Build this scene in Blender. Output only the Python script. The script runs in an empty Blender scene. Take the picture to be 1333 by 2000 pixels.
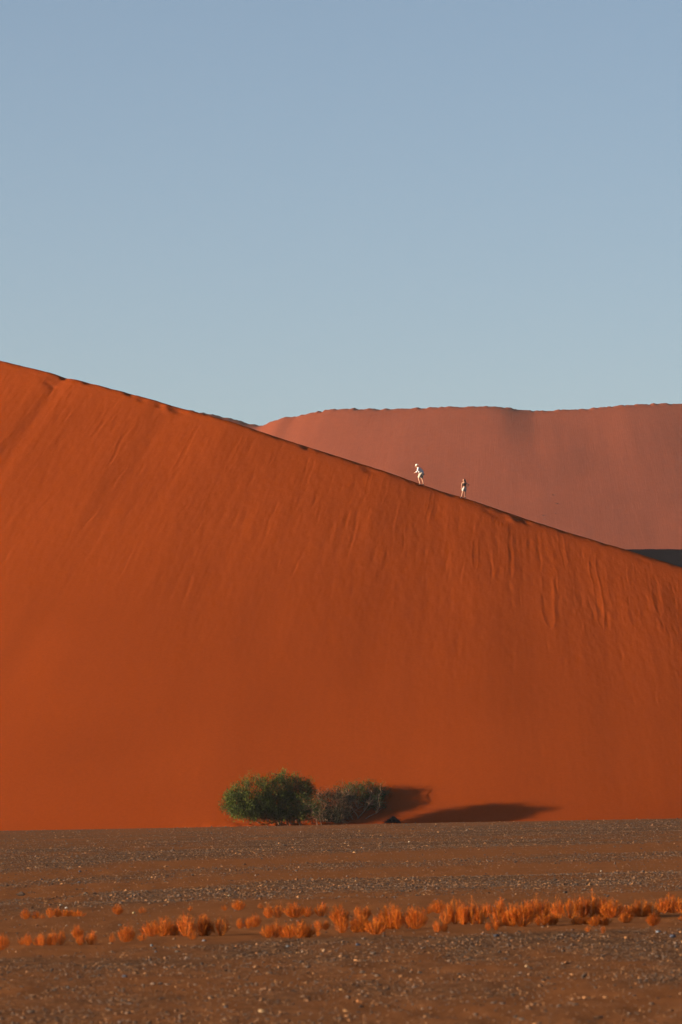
import bpy, math, random
import numpy as np
from mathutils import Vector, Matrix

random.seed(7)
RNG = np.random.default_rng(11)
SC = bpy.context.scene
COL = SC.collection

# ------------------------------------------------------------------ camera
K = 36.0 / 200.0 / 2000.0            # radians per photograph pixel (200 mm lens, 36 mm tall frame)
CAM_Z = 2.1
PITCH = math.atan(553 * K)
cd = bpy.data.cameras.new('camera')
cam = bpy.data.objects.new('camera', cd)
COL.objects.link(cam)
SC.camera = cam
cd.sensor_fit = 'VERTICAL'
cd.sensor_height = 36.0
cd.lens = 200.0
cd.clip_start = 1.0
cd.clip_end = 12000.0
cd.dof.use_dof = True
cd.dof.focus_distance = 440.0
cd.dof.aperture_fstop = 6.0
cam.location = (0, 0, CAM_Z)
cam.rotation_euler = (math.pi / 2 + PITCH, 0, 0)

# ------------------------------------------------------------------ sky, sun, exposure
SUN_EL = math.radians(7.2)
SUN_ROT = math.radians(255.0)        # left of the camera and a little behind it
SUN_DIR = Vector((math.sin(SUN_ROT) * math.cos(SUN_EL), math.cos(SUN_ROT) * math.cos(SUN_EL), math.sin(SUN_EL)))
world = bpy.data.worlds.new('World')
SC.world = world
world.use_nodes = True
wn = world.node_tree
bg = wn.nodes['Background']
sky = wn.nodes.new('ShaderNodeTexSky')
sky.sky_type = 'NISHITA'
sky.sun_disc = False
sky.sun_elevation = SUN_EL
sky.sun_rotation = SUN_ROT
sky.air_density = 0.5
sky.dust_density = 1.0
sky.ozone_density = 0.6
wn.links.new(sky.outputs[0], bg.inputs[0])
bg.inputs[1].default_value = 0.05
sl = bpy.data.lights.new('sun', 'SUN')
sl.energy = 4.9
sl.angle = math.radians(0.5)
sl.color = (1.0, 0.78, 0.56)
sun = bpy.data.objects.new('sun', sl)
COL.objects.link(sun)
sun.rotation_euler = SUN_DIR.to_track_quat('Z', 'Y').to_euler()
sun.location = (-60, -20, 60)
SC.view_settings.view_transform = 'Standard'
SC.view_settings.look = 'None'
SC.view_settings.exposure = 1.74
SC.view_settings.gamma = 1.0
SC.view_settings.use_curve_mapping = False
SC.render.engine = 'CYCLES'

# ------------------------------------------------------------------ helpers
CP, SP = math.cos(PITCH), math.sin(PITCH)


def ray(px, py):
    a = (np.asarray(px, float) - 666.5) * K
    b = (1000.0 - np.asarray(py, float)) * K
    return a, CP - b * SP, SP + b * CP          # x, y, z of the direction


def at(px, py, Y):
    """world point seen at pixel (px, py) of the photograph at distance Y"""
    x, y, z = ray(px, py)
    t = Y / y
    return x * t, np.asarray(Y, float) + 0 * t, CAM_Z + z * t


def pix(x, y, z):
    """pixel of a world point"""
    zz = z - CAM_Z
    d = y * CP + zz * SP
    return 666.5 + x / d / K, 1000.0 - (zz * CP - y * SP) / d / K


def tag(o, label=None, cat=None, group=None, kind=None):
    if label: o['label'] = label
    if cat: o['category'] = cat
    if group: o['group'] = group
    if kind: o['kind'] = kind
    return o


def empty(name, loc, rz=0.0):
    o = bpy.data.objects.new(name, None)
    COL.objects.link(o)
    o.empty_display_size = 0.3
    o.location = loc
    o.rotation_euler = (0, 0, rz)
    return o


def npmesh(name, V, F, mat=None, smooth=True, colors=None, uv=None):
    """mesh from numpy arrays, all faces of the same vertex count"""
    V = np.ascontiguousarray(V, np.float32)
    F = np.ascontiguousarray(F, np.int32)
    me = bpy.data.meshes.new(name)
    n, k = F.shape
    me.vertices.add(len(V))
    me.vertices.foreach_set('co', V.ravel())
    me.loops.add(n * k)
    me.loops.foreach_set('vertex_index', F.ravel())
    me.polygons.add(n)
    me.polygons.foreach_set('loop_start', np.arange(0, n * k, k, dtype=np.int32))
    me.polygons.foreach_set('loop_total', np.full(n, k, np.int32))
    me.polygons.foreach_set('use_smooth', np.full(n, smooth, bool))
    me.update(calc_edges=True)
    if colors is not None:
        at_ = me.color_attributes.new('tint', 'FLOAT_COLOR', 'POINT')
        c = np.ones((len(V), 4), np.float32)
        c[:, :3] = colors
        at_.data.foreach_set('color', c.ravel())
    if uv is not None:
        u = me.uv_layers.new(name='flow')
        u.data.foreach_set('uv', np.ascontiguousarray(uv[F.ravel()], np.float32).ravel())
    if mat: me.materials.append(mat)
    return me


def link(name, me, parent=None, loc=None):
    o = bpy.data.objects.new(name, me)
    COL.objects.link(o)
    if parent: o.parent = parent
    if loc is not None: o.location = loc
    return o


def grid_faces(nu, nv):
    i = np.arange(nu - 1)[:, None] * nv + np.arange(nv - 1)[None, :]
    return np.stack([i, i + nv, i + nv + 1, i + 1], -1).reshape(-1, 4)


def _hash(ix, iy, seed):
    h = (ix.astype(np.int64) * 374761393 + iy.astype(np.int64) * 668265263 + seed * 1442695041) & 0x7fffffff
    h = ((h ^ (h >> 13)) * 1274126177) & 0x7fffffff
    h = (h ^ (h >> 16)) & 0xffff
    return h / 65535.0 * 2 - 1


def vnoise(x, y, seed=0):
    x = np.asarray(x, float); y = np.asarray(y, float)
    ix, iy = np.floor(x), np.floor(y)
    fx, fy = x - ix, y - iy
    fx = fx * fx * fx * (fx * (fx * 6 - 15) + 10)
    fy = fy * fy * fy * (fy * (fy * 6 - 15) + 10)
    a = _hash(ix, iy, seed); b = _hash(ix + 1, iy, seed)
    c = _hash(ix, iy + 1, seed); d = _hash(ix + 1, iy + 1, seed)
    return (a * (1 - fx) + b * fx) * (1 - fy) + (c * (1 - fx) + d * fx) * fy


def fbm(x, y, seed=0, octv=4, gain=0.5):
    s, a, f = 0, 1.0, 1.0
    for k in range(octv):
        s = s + a * vnoise(x * f + 17.3 * k, y * f - 9.1 * k, seed + k)
        a *= gain; f *= 2.03
    return s


def sstep(a, b, x):
    t = np.clip((x - a) / (b - a), 0, 1)
    return t * t * (3 - 2 * t)


def softplus(x, w):
    return w * np.logaddexp(0, x / w)


# ------------------------------------------------------------------ materials
def newmat(name):
    m = bpy.data.materials.new(name)
    m.use_nodes = True
    nt = m.node_tree
    b = nt.nodes['Principled BSDF']
    b.inputs['Roughness'].default_value = 0.9
    b.inputs['Specular IOR Level'].default_value = 0.1
    return m, nt, b


def N(nt, typ, **kw):
    n = nt.nodes.new(typ)
    for k, v in kw.items():
        if hasattr(n, k): setattr(n, k, v)
        else: n.inputs[k].default_value = v
    return n


def ramp(nt, stops):
    r = nt.nodes.new('ShaderNodeValToRGB')
    e = r.color_ramp.elements
    while len(e) < len(stops): e.new(0.5)
    for el, (p, c) in zip(e, stops):
        el.position = p
        el.color = (*c, 1)
    return r


def noise(nt, vec, scale, detail=4, rough=0.55):
    n = nt.nodes.new('ShaderNodeTexNoise')
    n.inputs['Scale'].default_value = scale
    n.inputs['Detail'].default_value = detail
    n.inputs['Roughness'].default_value = rough
    nt.links.new(vec, n.inputs['Vector'])
    return n


def sand_material(name, c1, c2, streak, fine, grain_scale=6.0):
    """wind blown sand; the UV map 'flow' runs (metres along the crest, metres downhill)"""
    m, nt, b = newmat(name)
    L = nt.links.new
    tc = N(nt, 'ShaderNodeTexCoord')
    uv = N(nt, 'ShaderNodeUVMap', uv_map='flow')
    mp = N(nt, 'ShaderNodeMapping'); L(uv.outputs[0], mp.inputs[0])
    mp.inputs['Scale'].default_value = (1.5, 0.10, 1)
    st = noise(nt, mp.outputs[0], 1.0, 6, 0.62)
    n1 = noise(nt, tc.outputs['Object'], 0.05, 3)
    n2 = noise(nt, tc.outputs['Object'], grain_scale, 5, 0.65)
    mix = N(nt, 'ShaderNodeMix', data_type='RGBA')
    r = ramp(nt, [(0.35, c1), (0.65, c2)])
    L(n1.outputs['Fac'], r.inputs[0])
    r2 = ramp(nt, [(0.3, (0.86, 0.84, 0.82)), (0.7, (1.12, 1.12, 1.1))])
    L(n2.outputs['Fac'], r2.inputs[0])
    mix.blend_type = 'MULTIPLY'
    mix.inputs[0].default_value = 0.6
    L(r.outputs[0], mix.inputs[6]); L(r2.outputs[0], mix.inputs[7])
    L(mix.outputs[2], b.inputs['Base Color'])
    bp = N(nt, 'ShaderNodeBump'); bp.inputs['Distance'].default_value = streak; bp.inputs['Strength'].default_value = 1
    L(st.outputs['Fac'], bp.inputs['Height'])
    bp2 = N(nt, 'ShaderNodeBump'); bp2.inputs['Distance'].default_value = fine; bp2.inputs['Strength'].default_value = 1
    L(n2.outputs['Fac'], bp2.inputs['Height']); L(bp.outputs[0], bp2.inputs['Normal'])
    L(bp2.outputs[0], b.inputs['Normal'])
    b.inputs['Roughness'].default_value = 1.0
    b.inputs['Specular IOR Level'].default_value = 0.0
    return m


def tint_material(name, rough=0.85, translucent=0.0, gain=1.0):
    """colour from the mesh's own 'tint' attribute, broken up with fine grain"""
    m, nt, b = newmat(name)
    L = nt.links.new
    a = N(nt, 'ShaderNodeVertexColor', layer_name='tint')
    tc = N(nt, 'ShaderNodeTexCoord')
    n = noise(nt, tc.outputs['Object'], 40, 3)
    r = ramp(nt, [(0.3, (0.8 * gain,) * 3), (0.7, (1.15 * gain,) * 3)])
    L(n.outputs['Fac'], r.inputs[0])
    mx = N(nt, 'ShaderNodeMix', data_type='RGBA'); mx.blend_type = 'MULTIPLY'; mx.inputs[0].default_value = 1
    L(a.outputs['Color'], mx.inputs[6]); L(r.outputs[0], mx.inputs[7])
    L(mx.outputs[2], b.inputs['Base Color'])
    b.inputs['Roughness'].default_value = rough
    if translucent > 0:
        t = N(nt, 'ShaderNodeBsdfTranslucent'); L(mx.outputs[2], t.inputs['Color'])
        ms = N(nt, 'ShaderNodeMixShader'); ms.inputs[0].default_value = translucent
        L(b.outputs[0], ms.inputs[1]); L(t.outputs[0], ms.inputs[2])
        L(ms.outputs[0], nt.nodes['Material Output'].inputs['Surface'])
    return m


def plain_material(name, c, rough=0.8, var=0.25, scale=12.0, bump=0.0):
    m, nt, b = newmat(name)
    L = nt.links.new
    tc = N(nt, 'ShaderNodeTexCoord')
    n = noise(nt, tc.outputs['Object'], scale, 4)
    r = ramp(nt, [(0.3, tuple(v * (1 - var) for v in c)), (0.7, tuple(v * (1 + var) for v in c))])
    L(n.outputs['Fac'], r.inputs[0]); L(r.outputs[0], b.inputs['Base Color'])
    b.inputs['Roughness'].default_value = rough
    if bump:
        bp = N(nt, 'ShaderNodeBump'); bp.inputs['Distance'].default_value = bump
        L(n.outputs['Fac'], bp.inputs['Height']); L(bp.outputs[0], b.inputs['Normal'])
    return m


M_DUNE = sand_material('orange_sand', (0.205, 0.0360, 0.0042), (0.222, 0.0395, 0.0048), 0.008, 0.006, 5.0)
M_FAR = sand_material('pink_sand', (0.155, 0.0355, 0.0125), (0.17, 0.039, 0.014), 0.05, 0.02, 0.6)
M_SHADE = sand_material('shade_darkened_sand', (0.030, 0.011, 0.011), (0.035, 0.012, 0.012), 0.05, 0.02, 0.8)  # sand colour itself darkened to carry the shade on the ridge


def ground_material():
    m, nt, b = newmat('gravel_ground')
    L = nt.links.new
    tc = N(nt, 'ShaderNodeTexCoord')
    a = N(nt, 'ShaderNodeVertexColor', layer_name='tint')
    sep = N(nt, 'ShaderNodeSeparateColor'); L(a.outputs['Color'], sep.inputs[0])
    fine = noise(nt, tc.outputs['Object'], 9.0, 6, 0.7)
    mid = noise(nt, tc.outputs['Object'], 0.9, 4)
    vor = N(nt, 'ShaderNodeTexVoronoi'); vor.inputs['Scale'].default_value = 13.0
    L(tc.outputs['Object'], vor.inputs['Vector'])
    sandr = ramp(nt, [(0.3, (0.170, 0.066, 0.0235)), (0.7, (0.207, 0.080, 0.030))])
    L(mid.outputs['Fac'], sandr.inputs[0])
    bw = N(nt, 'ShaderNodeSeparateColor'); L(vor.outputs['Color'], bw.inputs[0])
    grav = ramp(nt, [(0.0, (0.04, 0.026, 0.019)), (0.45, (0.095, 0.050, 0.028)), (0.8, (0.15, 0.074, 0.036)), (1.0, (0.21, 0.115, 0.058))])
    L(bw.outputs[0], grav.inputs[0])
    gm = N(nt, 'ShaderNodeMath', operation='MULTIPLY_ADD'); L(fine.outputs['Fac'], gm.inputs[0]); gm.inputs[1].default_value = 1.2
    gm.inputs[2].default_value = -0.6
    ga = N(nt, 'ShaderNodeMath', operation='ADD'); L(gm.outputs[0], ga.inputs[0]); L(sep.outputs[0], ga.inputs[1]); ga.use_clamp = True
    mx = N(nt, 'ShaderNodeMix', data_type='RGBA')
    L(ga.outputs[0], mx.inputs[0]); L(sandr.outputs[0], mx.inputs[6]); L(grav.outputs[0], mx.inputs[7])
    # beyond the brow of the plain the ground is dune sand
    mx2 = N(nt, 'ShaderNodeMix', data_type='RGBA')
    L(sep.outputs[1], mx2.inputs[0]); L(mx.outputs[2], mx2.inputs[6]); mx2.inputs[7].default_value = (0.22, 0.040, 0.0062, 1)
    L(mx2.outputs[2], b.inputs['Base Color'])
    bp = N(nt, 'ShaderNodeBump'); bp.inputs['Distance'].default_value = 0.014
    L(fine.outputs['Fac'], bp.inputs['Height'])
    bp2 = N(nt, 'ShaderNodeBump'); bp2.inputs['Distance'].default_value = 0.012; bp2.invert = True
    L(vor.outputs['Distance'], bp2.inputs['Height']); L(bp.outputs[0], bp2.inputs['Normal'])
    L(ga.outputs[0], bp2.inputs['Strength'])
    L(bp2.outputs[0], b.inputs['Normal'])
    b.inputs['Specular IOR Level'].default_value = 0.0
    b.inputs['Roughness'].default_value = 1.0
    return m


# ------------------------------------------------------------------ the gravel plain
def ground_z(x, y):
    z = 0.019 * 60 * np.tanh(x / 60.0)
    z = z - 0.9 * sstep(406, 415, y) - 2.0 * sstep(440, 520, y)
    z = z + 0.035 * fbm(x / 30.0, y / 7.0, 5, 3) * sstep(15, 40, y) * (1 - sstep(380, 410, y))
    return z


BANDS = [(1590, .45), (1612, .5), (1626, .55), (1634, 1.), (1666, 1.), (1676, .12), (1687, .10), (1692, .6), (1702, .6),
         (1708, .12), (1724, .10), (1729, 1.), (1748, 1.), (1757, .35), (1775, .18), (1800, .22), (1826, .10), (1836, .14),
         (1844, .95), (1876, .95), (1895, .7), (1930, .55), (1945, .75), (1958, .65), (1972, .35), (2060, .35)]
BX = np.array([b[0] for b in BANDS], float)
BY = np.array([b[1] for b in BANDS], float)


def gravel_density(x, y):
    """how stony the plain is at a spot: long bands of gravel and swept sand, slightly askew"""
    px, py = 666.5 + x / y / K, 1553.0 + (CAM_Z - 0.0) / y / K
    w = np.sqrt(np.clip((py - 1600) / 120.0, 0.05, 3))
    v = py + 0.026 * (px - 666) + 7 * w * fbm(x / (0.10 * y), y / (0.12 * y) + 3, 21, 3)
    d = np.interp(v, BX, BY)
    return np.clip(d * (0.85 + 0.5 * fbm(x / (0.012 * y), np.log(y) * 14, 33, 3)), 0.02, 1.2)


slope = np.concatenate([[-6, -3, -1.2, -.5, -.3, -.2, -.14], np.linspace(-.105, .105, 261), [.14, .2, .3, .5, 1.2, 3, 6]])
yr = np.concatenate([[-12, 0, 8, 16, 24, 32], np.geomspace(38, 404, 330), np.linspace(405, 432, 40), [445, 470, 520, 600, 800, 1100, 1600, 2400, 3600]])
Yg, Sg = np.meshgrid(yr, slope)
Xg = Sg * (Yg + 20.0)
Zg = ground_z(Xg, Yg)
Zg = Zg + 0.012 * fbm(Xg / 0.5, Yg / 0.9, 8, 3) * sstep(30, 45, Yg) * (1 - sstep(250, 400, Yg))
yc = np.maximum(Yg, 20)
gd = gravel_density(Xg, yc)
colr = np.stack([gd, sstep(413, 416, Yg), 0 * gd], -1)
ground = link('gravel_plain', npmesh('gravel_plain', np.stack([Xg, Yg, Zg], -1).reshape(-1, 3), grid_faces(len(slope), len(yr)),
                                     ground_material(), True, colors=colr.reshape(-1, 3)))
tag(ground, kind='structure')

# ------------------------------------------------------------------ the near dune
CR = np.array([(-700, 555), (-400, 622), (-200, 664), (0, 705.5), (50, 717.5), (101, 730), (126, 738.5), (146, 742), (180, 750.5), (215, 760),
               (251, 769), (296, 781), (337, 794), (394, 809), (450, 824), (480, 834), (500, 840.5), (576, 865.5), (672, 895.7), (755, 922),
               (819, 945), (861, 959.5), (905, 972.5), (960, 990), (1030, 1014.5), (1120, 1043), (1222, 1073.5), (1333, 1108),
               (1480, 1157), (1700, 1230), (2000, 1322), (2300, 1400)], float)


def crest_dist(px):
    a = (px - 860) * 0.0423
    s = np.interp(px, [-700, 0, 400, 860, 1333, 2300], [-.72, -.70, -.66, -.56, -.50, -.42])
    # integrate so that the crest swings smoothly
    p = np.linspace(-700, 2300, 601)
    sp = np.interp(p, [-700, 0, 400, 860, 1333, 2300], [-.72, -.70, -.66, -.56, -.50, -.42])
    Yp = np.cumsum(sp * 0.0423 * (p[1] - p[0]))
    Yp = Yp - np.interp(860, p, Yp) + 470
    return np.interp(px, p, Yp)


def near_dune():
    pxs = np.concatenate([np.linspace(-700, -70, 60), np.linspace(-66, 1400, 1080), np.linspace(1410, 2300, 70)])
    Yc = crest_dist(pxs)
    # smooth the hand measured crest a little
    pys = np.interp(pxs, CR[:, 0], CR[:, 1])
    ker = np.hanning(9); ker /= ker.sum()
    pys = np.convolve(np.pad(pys, 4, mode='edge'), ker, mode='valid')
    X, Y, Z = at(pxs, pys, Yc)
    Z = Z + np.interp(pxs, [450, 900], [.12, .21])
    lean = np.interp(pxs, [-700, 0, 400, 700, 1000, 1333, 2300], [-.34, -.32, -.26, -.15, -.02, .09, .12])
    dxy = np.stack([lean, -np.ones_like(lean)], -1)
    dxy /= np.linalg.norm(dxy, axis=1, keepdims=True)
    zf = -0.95 + 0.019 * X
    foot = 419.7 + .006 * np.minimum(0, X + 4) ** 2 + .008 * np.maximum(0, X - 11) ** 2
    foot = np.minimum(foot, Y - 8)
    Lr = np.maximum((Y - foot) / -dxy[:, 1], 6)
    sl = (Z - zf) / Lr
    tb = -np.geomspace(70, 2.2, 14)
    tcr = np.linspace(-2.0, 2.0, 46)
    q = np.concatenate([np.linspace(0, 1, 290)[1:], 1 + np.linspace(0, 1, 22)[1:] * 0.0])
    rows = [np.broadcast_to(t, (len(pxs),)) for t in tb] + [np.broadcast_to(t, (len(pxs),)) for t in tcr]
    for k in range(1, 300): rows.append(2.0 + (Lr - 4.0 - 2.0) * k / 299.0)
    for k in range(1, 52): rows.append(Lr - 4.0 + 18.0 * (k / 51.0) ** 1.2)
    T = np.stack(rows, 1)
    U = np.broadcast_to(X[:, None], T.shape)
    w = np.interp(pxs, [0, 450, 520, 900, 1400], [.18, .18, .30, .46, .46])[:, None]
    zz = Z[:, None] - sl[:, None] * softplus(T, w) - 0.16 * softplus(-T, w)
    PX = X[:, None] + dxy[:, 0:1] * T
    PY = Y[:, None] + dxy[:, 1:2] * T
    # foot: the slip face runs out on the plain
    zfl = (-0.95 + 0.019 * PX)
    zz = np.where(T > 0, zfl + softplus(zz - zfl, 0.32), zz)
    # --- relief
    depth = T / Lr[:, None]
    onface = sstep(0.4, 3.0, T) * (1 - sstep(0.90, 1.0, depth))
    zz = zz + 0.07 * fbm(U / 9.0, T / 50.0, 41, 3) * sstep(3, 14, T) * (1 - sstep(0.80, 1.0, depth))
    up = 1 - sstep(0.12, 0.62, depth + 0.12 * fbm(U / 5, T / 40, 9, 2))
    zz = zz + onface * (0.25 + 0.75 * up) * 0.011 * fbm(U / 0.9, T / 9.0, 51, 4, 0.6)
    zz = zz + onface * (.35 + .65 * up) * 0.008 * fbm(U / 0.35, T / 1.0, 61, 3, 0.6)
    # sand slides: shallow troughs with raised rims and rounded toes
    rr = np.random.default_rng(5)
    slides = []
    for k in range(230):
        u0 = rr.uniform(-36, 32)
        t0 = rr.uniform(0.5, 10) if rr.random() < .6 else rr.uniform(2, 24)
        ln = rr.uniform(2, 9)
        wd = rr.uniform(.07, .16)
        m = np.abs(X - u0) < 2.0
        if not m.any(): continue
        f = (T[m] - t0) / ln
        e = (U[m] - u0 - rr.uniform(-.05, .05) * (T[m] - t0) - .12 * vnoise(T[m] / 2.6, u0 * 7 + 0 * T[m], 3) - .04 * vnoise(T[m] / .7, u0 * 3 + 0 * T[m], 4)) / (wd * (1.3 - .5 * np.clip(f, 0, 1)))
        env = sstep(0, .35, f) * (1 - sstep(.5, 1.05, f)) * (.6 + .4 * vnoise(T[m] / 1.1, u0 + 0 * T[m], 6))
        zz[m] += rr.uniform(.007, .019) * (-np.exp(-e * e) + .5 * np.exp(-((e - 1.5) / .8) ** 2)) * env
    sp = 0.0415
    for (px_, wpx, y0, y1, h) in [(1065, 26, 1150, 1272, .085), (1153, 16, 1090, 1268, .085), (1215, 24, 1180, 1262, .06),
                                  (940, 12, 1075, 1150, .06), (1000, 14, 1080, 1160, .045), (1100, 14, 1020, 1130, .05),
                                  (270, 10, 850, 950, .06), (280, 14, 820, 880, .04),
                                  (205, 12, 800, 880, .05), (480, 12, 850, 950, .05), (730, 10, 925, 1000, .06), (760, 16, 940, 1010, .05),
                                  (620, 10, 900, 980, .045), (390, 12, 830, 960, .05), (850, 10, 960, 1050, .05), (1265, 20, 1140, 1230, .05)]:
        u0 = (px_ - 666.5) * sp
        cy = np.interp(px_, CR[:, 0], CR[:, 1])
        slides.append((u0, wpx * sp * .5, max((y0 - cy) * sp / .62 , .4), (y1 - cy) * sp / .62, h * .115, 0.0))
    for (u0, wd, t0, t1, h, skew) in slides:
        m = (np.abs(X - u0) < wd * 3 + 1.0)
        if not m.any(): continue
        t = T[m]; u = U[m] - .05 * vnoise(T[m] / 1.1, u0 * 5 + 0 * T[m], 13)
        f = np.clip((t - t0) / (t1 - t0), 0, 1.4)
        ww = wd * np.sqrt(np.clip(1 - np.clip(f, 0, 1) ** 6, 0.02, 1)) * (0.75 + .25 * f)
        e = (u - u0 - skew * (t - t0) - .12 * vnoise(t / 2.5, u0 * 7 + 0 * t, 3)) / np.maximum(ww, .05)
        prof = -0.8 * np.exp(-(e / .75) ** 4) + 1.3 * np.exp(-((np.abs(e) - 1.0) / .30) ** 2)
        env = sstep(0, .15, f) * (1 - sstep(.97, 1.06, f))
        zz[m] += h * prof * env
    # scuffs and footprints at the crest
    for (px_, ts, r, h) in [(112, .9, .7, -.06), (105, 1.6, .35, -.06), (118, 2.0, .3, -.06), (127, .1, .35, -.16), (172, .1, .40, -.10), (254, .1, .4, -.12), (283, .5, .4, -.08), (318, .7, .35, -.08),
                            (330, .9, .5, .08), (352, .6, .5, -.10), (600, .2, .4, -.1), (726, .8, .6, -.08), (953, 1.2, .4, -.04), (968, 1.5, .45, -.04), (985, 1.2, .5, -.03),
                            (972, .1, .9, -.04), (1000, 1.4, .4, .08), (1022, .3, .5, -.05), (1030, .9, .4, -.05), (1250, 1.2, .4, -.03), (880, .1, .4, -.08), (822, .1, .3, -.06),
                            (700, .0, .3, -.07), (650, .0, .3, -.06), (540, .0, .35, -.07), (1100, .1, .4, -.07), (1180, .0, .4, -.06)]:
        u0 = np.interp(px_, pxs, X)
        zz += h * np.exp(-((U - u0) / r) ** 2 - ((T - ts) / r) ** 2)
    crest_band = np.exp(-((T - 0.1) / 0.9) ** 2)
    zz = zz + crest_band * 0.018 * fbm(U / 0.55, T / 0.7, 77, 3)
    # drifts of sand under the bushes
    for (px_, yy, rx, ry, h) in [(470, 418.6, 2.6, 2.0, .55), (560, 418.8, 3.2, 2.0, .75), (640, 419.6, 2.0, 1.2, .45), (415, 419.0, 2.5, 2.2, .25)]:
        x0 = (px_ - 666.5) * K * yy
        zz += h * np.exp(-((PX - x0) / rx) ** 2 - ((PY - yy) / ry) ** 2) * (1 + .12 * fbm(PX / .6, PY / .6, 91, 3))
    V = np.stack([PX, PY, zz], -1).reshape(-1, 3)
    uv = np.stack([U, T], -1).reshape(-1, 2)
    F = grid_faces(*T.shape)[:, ::-1]
    o = link('sand_dune', npmesh('sand_dune', V, F, M_DUNE, True, uv=uv))
    return tag(o, kind='structure')


near = near_dune()


# ------------------------------------------------------------------ far dunes
def far_dune(name, mat, tab, D, lean_tab, slope_, w, nu, nt_, ext, seed, serr=.028, back=.2, zf=-2.0, sc=1.0):
    tab = np.array(tab, float)
    pxs = np.linspace(tab[0, 0], tab[-1, 0], nu)
    pys = np.interp(pxs, tab[:, 0], tab[:, 1])
    ker = np.hanning(11); ker /= ker.sum()
    pys = np.convolve(np.pad(pys, 5, mode='edge'), ker, mode='valid')
    Yc = np.interp(pxs, *D)
    kw = np.hanning(nu // 6 * 2 + 1); kw /= kw.sum()
    Yc = np.convolve(np.pad(Yc, nu // 6, mode='reflect', reflect_type='odd'), kw, mode='valid')
    X, Y, Z = at(pxs, pys, Yc)
    pysm = np.convolve(np.pad(pys, nu // 16, mode='edge'), np.ones(2 * (nu // 16) + 1) / (2 * (nu // 16) + 1), mode='valid')
    Zs = at(pxs, pysm, Yc)[2]
    Z = Z + w * .53
    tooth = serr * fbm(X / (0.7 * sc), X * 0, seed, 3)
    lean = np.interp(pxs, *lean_tab)
    d = np.stack([lean, -np.ones_like(lean)], -1)
    d /= np.linalg.norm(d, axis=1, keepdims=True)
    tb = -np.geomspace(ext, w * 3, 10)
    tc = np.linspace(-w * 2.6, w * 2.6, 24)
    tf = np.linspace(w * 2.8, (Z.max() - zf) / slope_ + 20, nt_)
    T = np.broadcast_to(np.concatenate([tb, tc, tf])[None, :], (nu, len(tb) + len(tc) + len(tf)))
    U = np.broadcast_to(X[:, None], T.shape)
    k = sstep(0, 28 * sc, T) ** .6
    Z0 = Z[:, None] * (1 - k) + Zs[:, None] * k + tooth[:, None] * (1 - sstep(0, 1.6 * sc, T))
    zz = Z0 - slope_ * softplus(T, w) - back * softplus(-T, w)
    zz = np.where(T > 0, zf + softplus(zz - zf, 1.5), np.maximum(zz, zf))
    on = sstep(2, 10 * sc, T)
    zz = zz + on * sc * (.22 * fbm(U / (24. * sc), T / (50. * sc), seed + 3, 3) + .018 * fbm(U / (3.0 * sc), T / (20. * sc), seed + 7, 4, .6))
    V = np.stack([X[:, None] + d[:, 0:1] * T, Y[:, None] + d[:, 1:2] * T, zz], -1).reshape(-1, 3)
    o = link(name, npmesh(name, V, grid_faces(*T.shape)[:, ::-1], mat, True, uv=np.stack([U, T], -1).reshape(-1, 2)))
    return tag(o, kind='structure')


FAR_TAB = [(-900, 900), (-300, 840), (200, 790), (340, 797), (420, 811), (445, 817.5), (480, 826), (503, 832), (512, 831), (525, 826), (540, 819.5), (552, 816), (562, 815), (576, 815),
           (600, 808), (640, 801), (680, 798.5), (700, 798), (740, 799), (780, 799), (860, 795), (920, 793.5), (960, 793), (985, 794.5), (1010, 799), (1040, 803), (1070, 802), (1100, 801),
           (1140, 799), (1180, 795), (1220, 790.5), (1270, 789), (1333, 788), (1500, 782), (1800, 770), (2300, 800)]
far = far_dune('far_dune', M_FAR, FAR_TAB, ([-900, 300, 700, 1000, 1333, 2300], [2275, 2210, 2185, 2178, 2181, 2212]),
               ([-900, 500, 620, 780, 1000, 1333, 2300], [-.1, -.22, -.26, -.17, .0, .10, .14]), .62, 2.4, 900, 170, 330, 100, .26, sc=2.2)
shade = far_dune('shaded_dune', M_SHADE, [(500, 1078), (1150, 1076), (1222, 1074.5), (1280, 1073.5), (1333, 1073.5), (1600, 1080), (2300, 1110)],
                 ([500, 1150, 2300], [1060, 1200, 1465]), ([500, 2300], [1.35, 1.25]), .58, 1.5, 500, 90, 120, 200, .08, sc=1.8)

bpy.context.view_layer.update()
DG = bpy.context.evaluated_depsgraph_get()


def floor_z(x, y):
    best = -1e9
    for o in (near, ground):
        ok, loc, nor, idx = o.ray_cast(Vector((x, y, 300)), Vector((0, 0, -1)))
        if ok: best = max(best, loc.z)
    return best


def ground_hit(px, py):
    """where the ray of a pixel meets the plain"""
    rx, ry, rz = ray(px, py)
    y = -CAM_Z / rz * ry
    for _ in range(12):
        x = rx / ry * y
        z = float(ground_z(np.array(x), np.array(y)))
        y = 0.5 * y + 0.5 * (z - CAM_Z) / rz * ry
    return float(rx / ry * y), float(y), z


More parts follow.
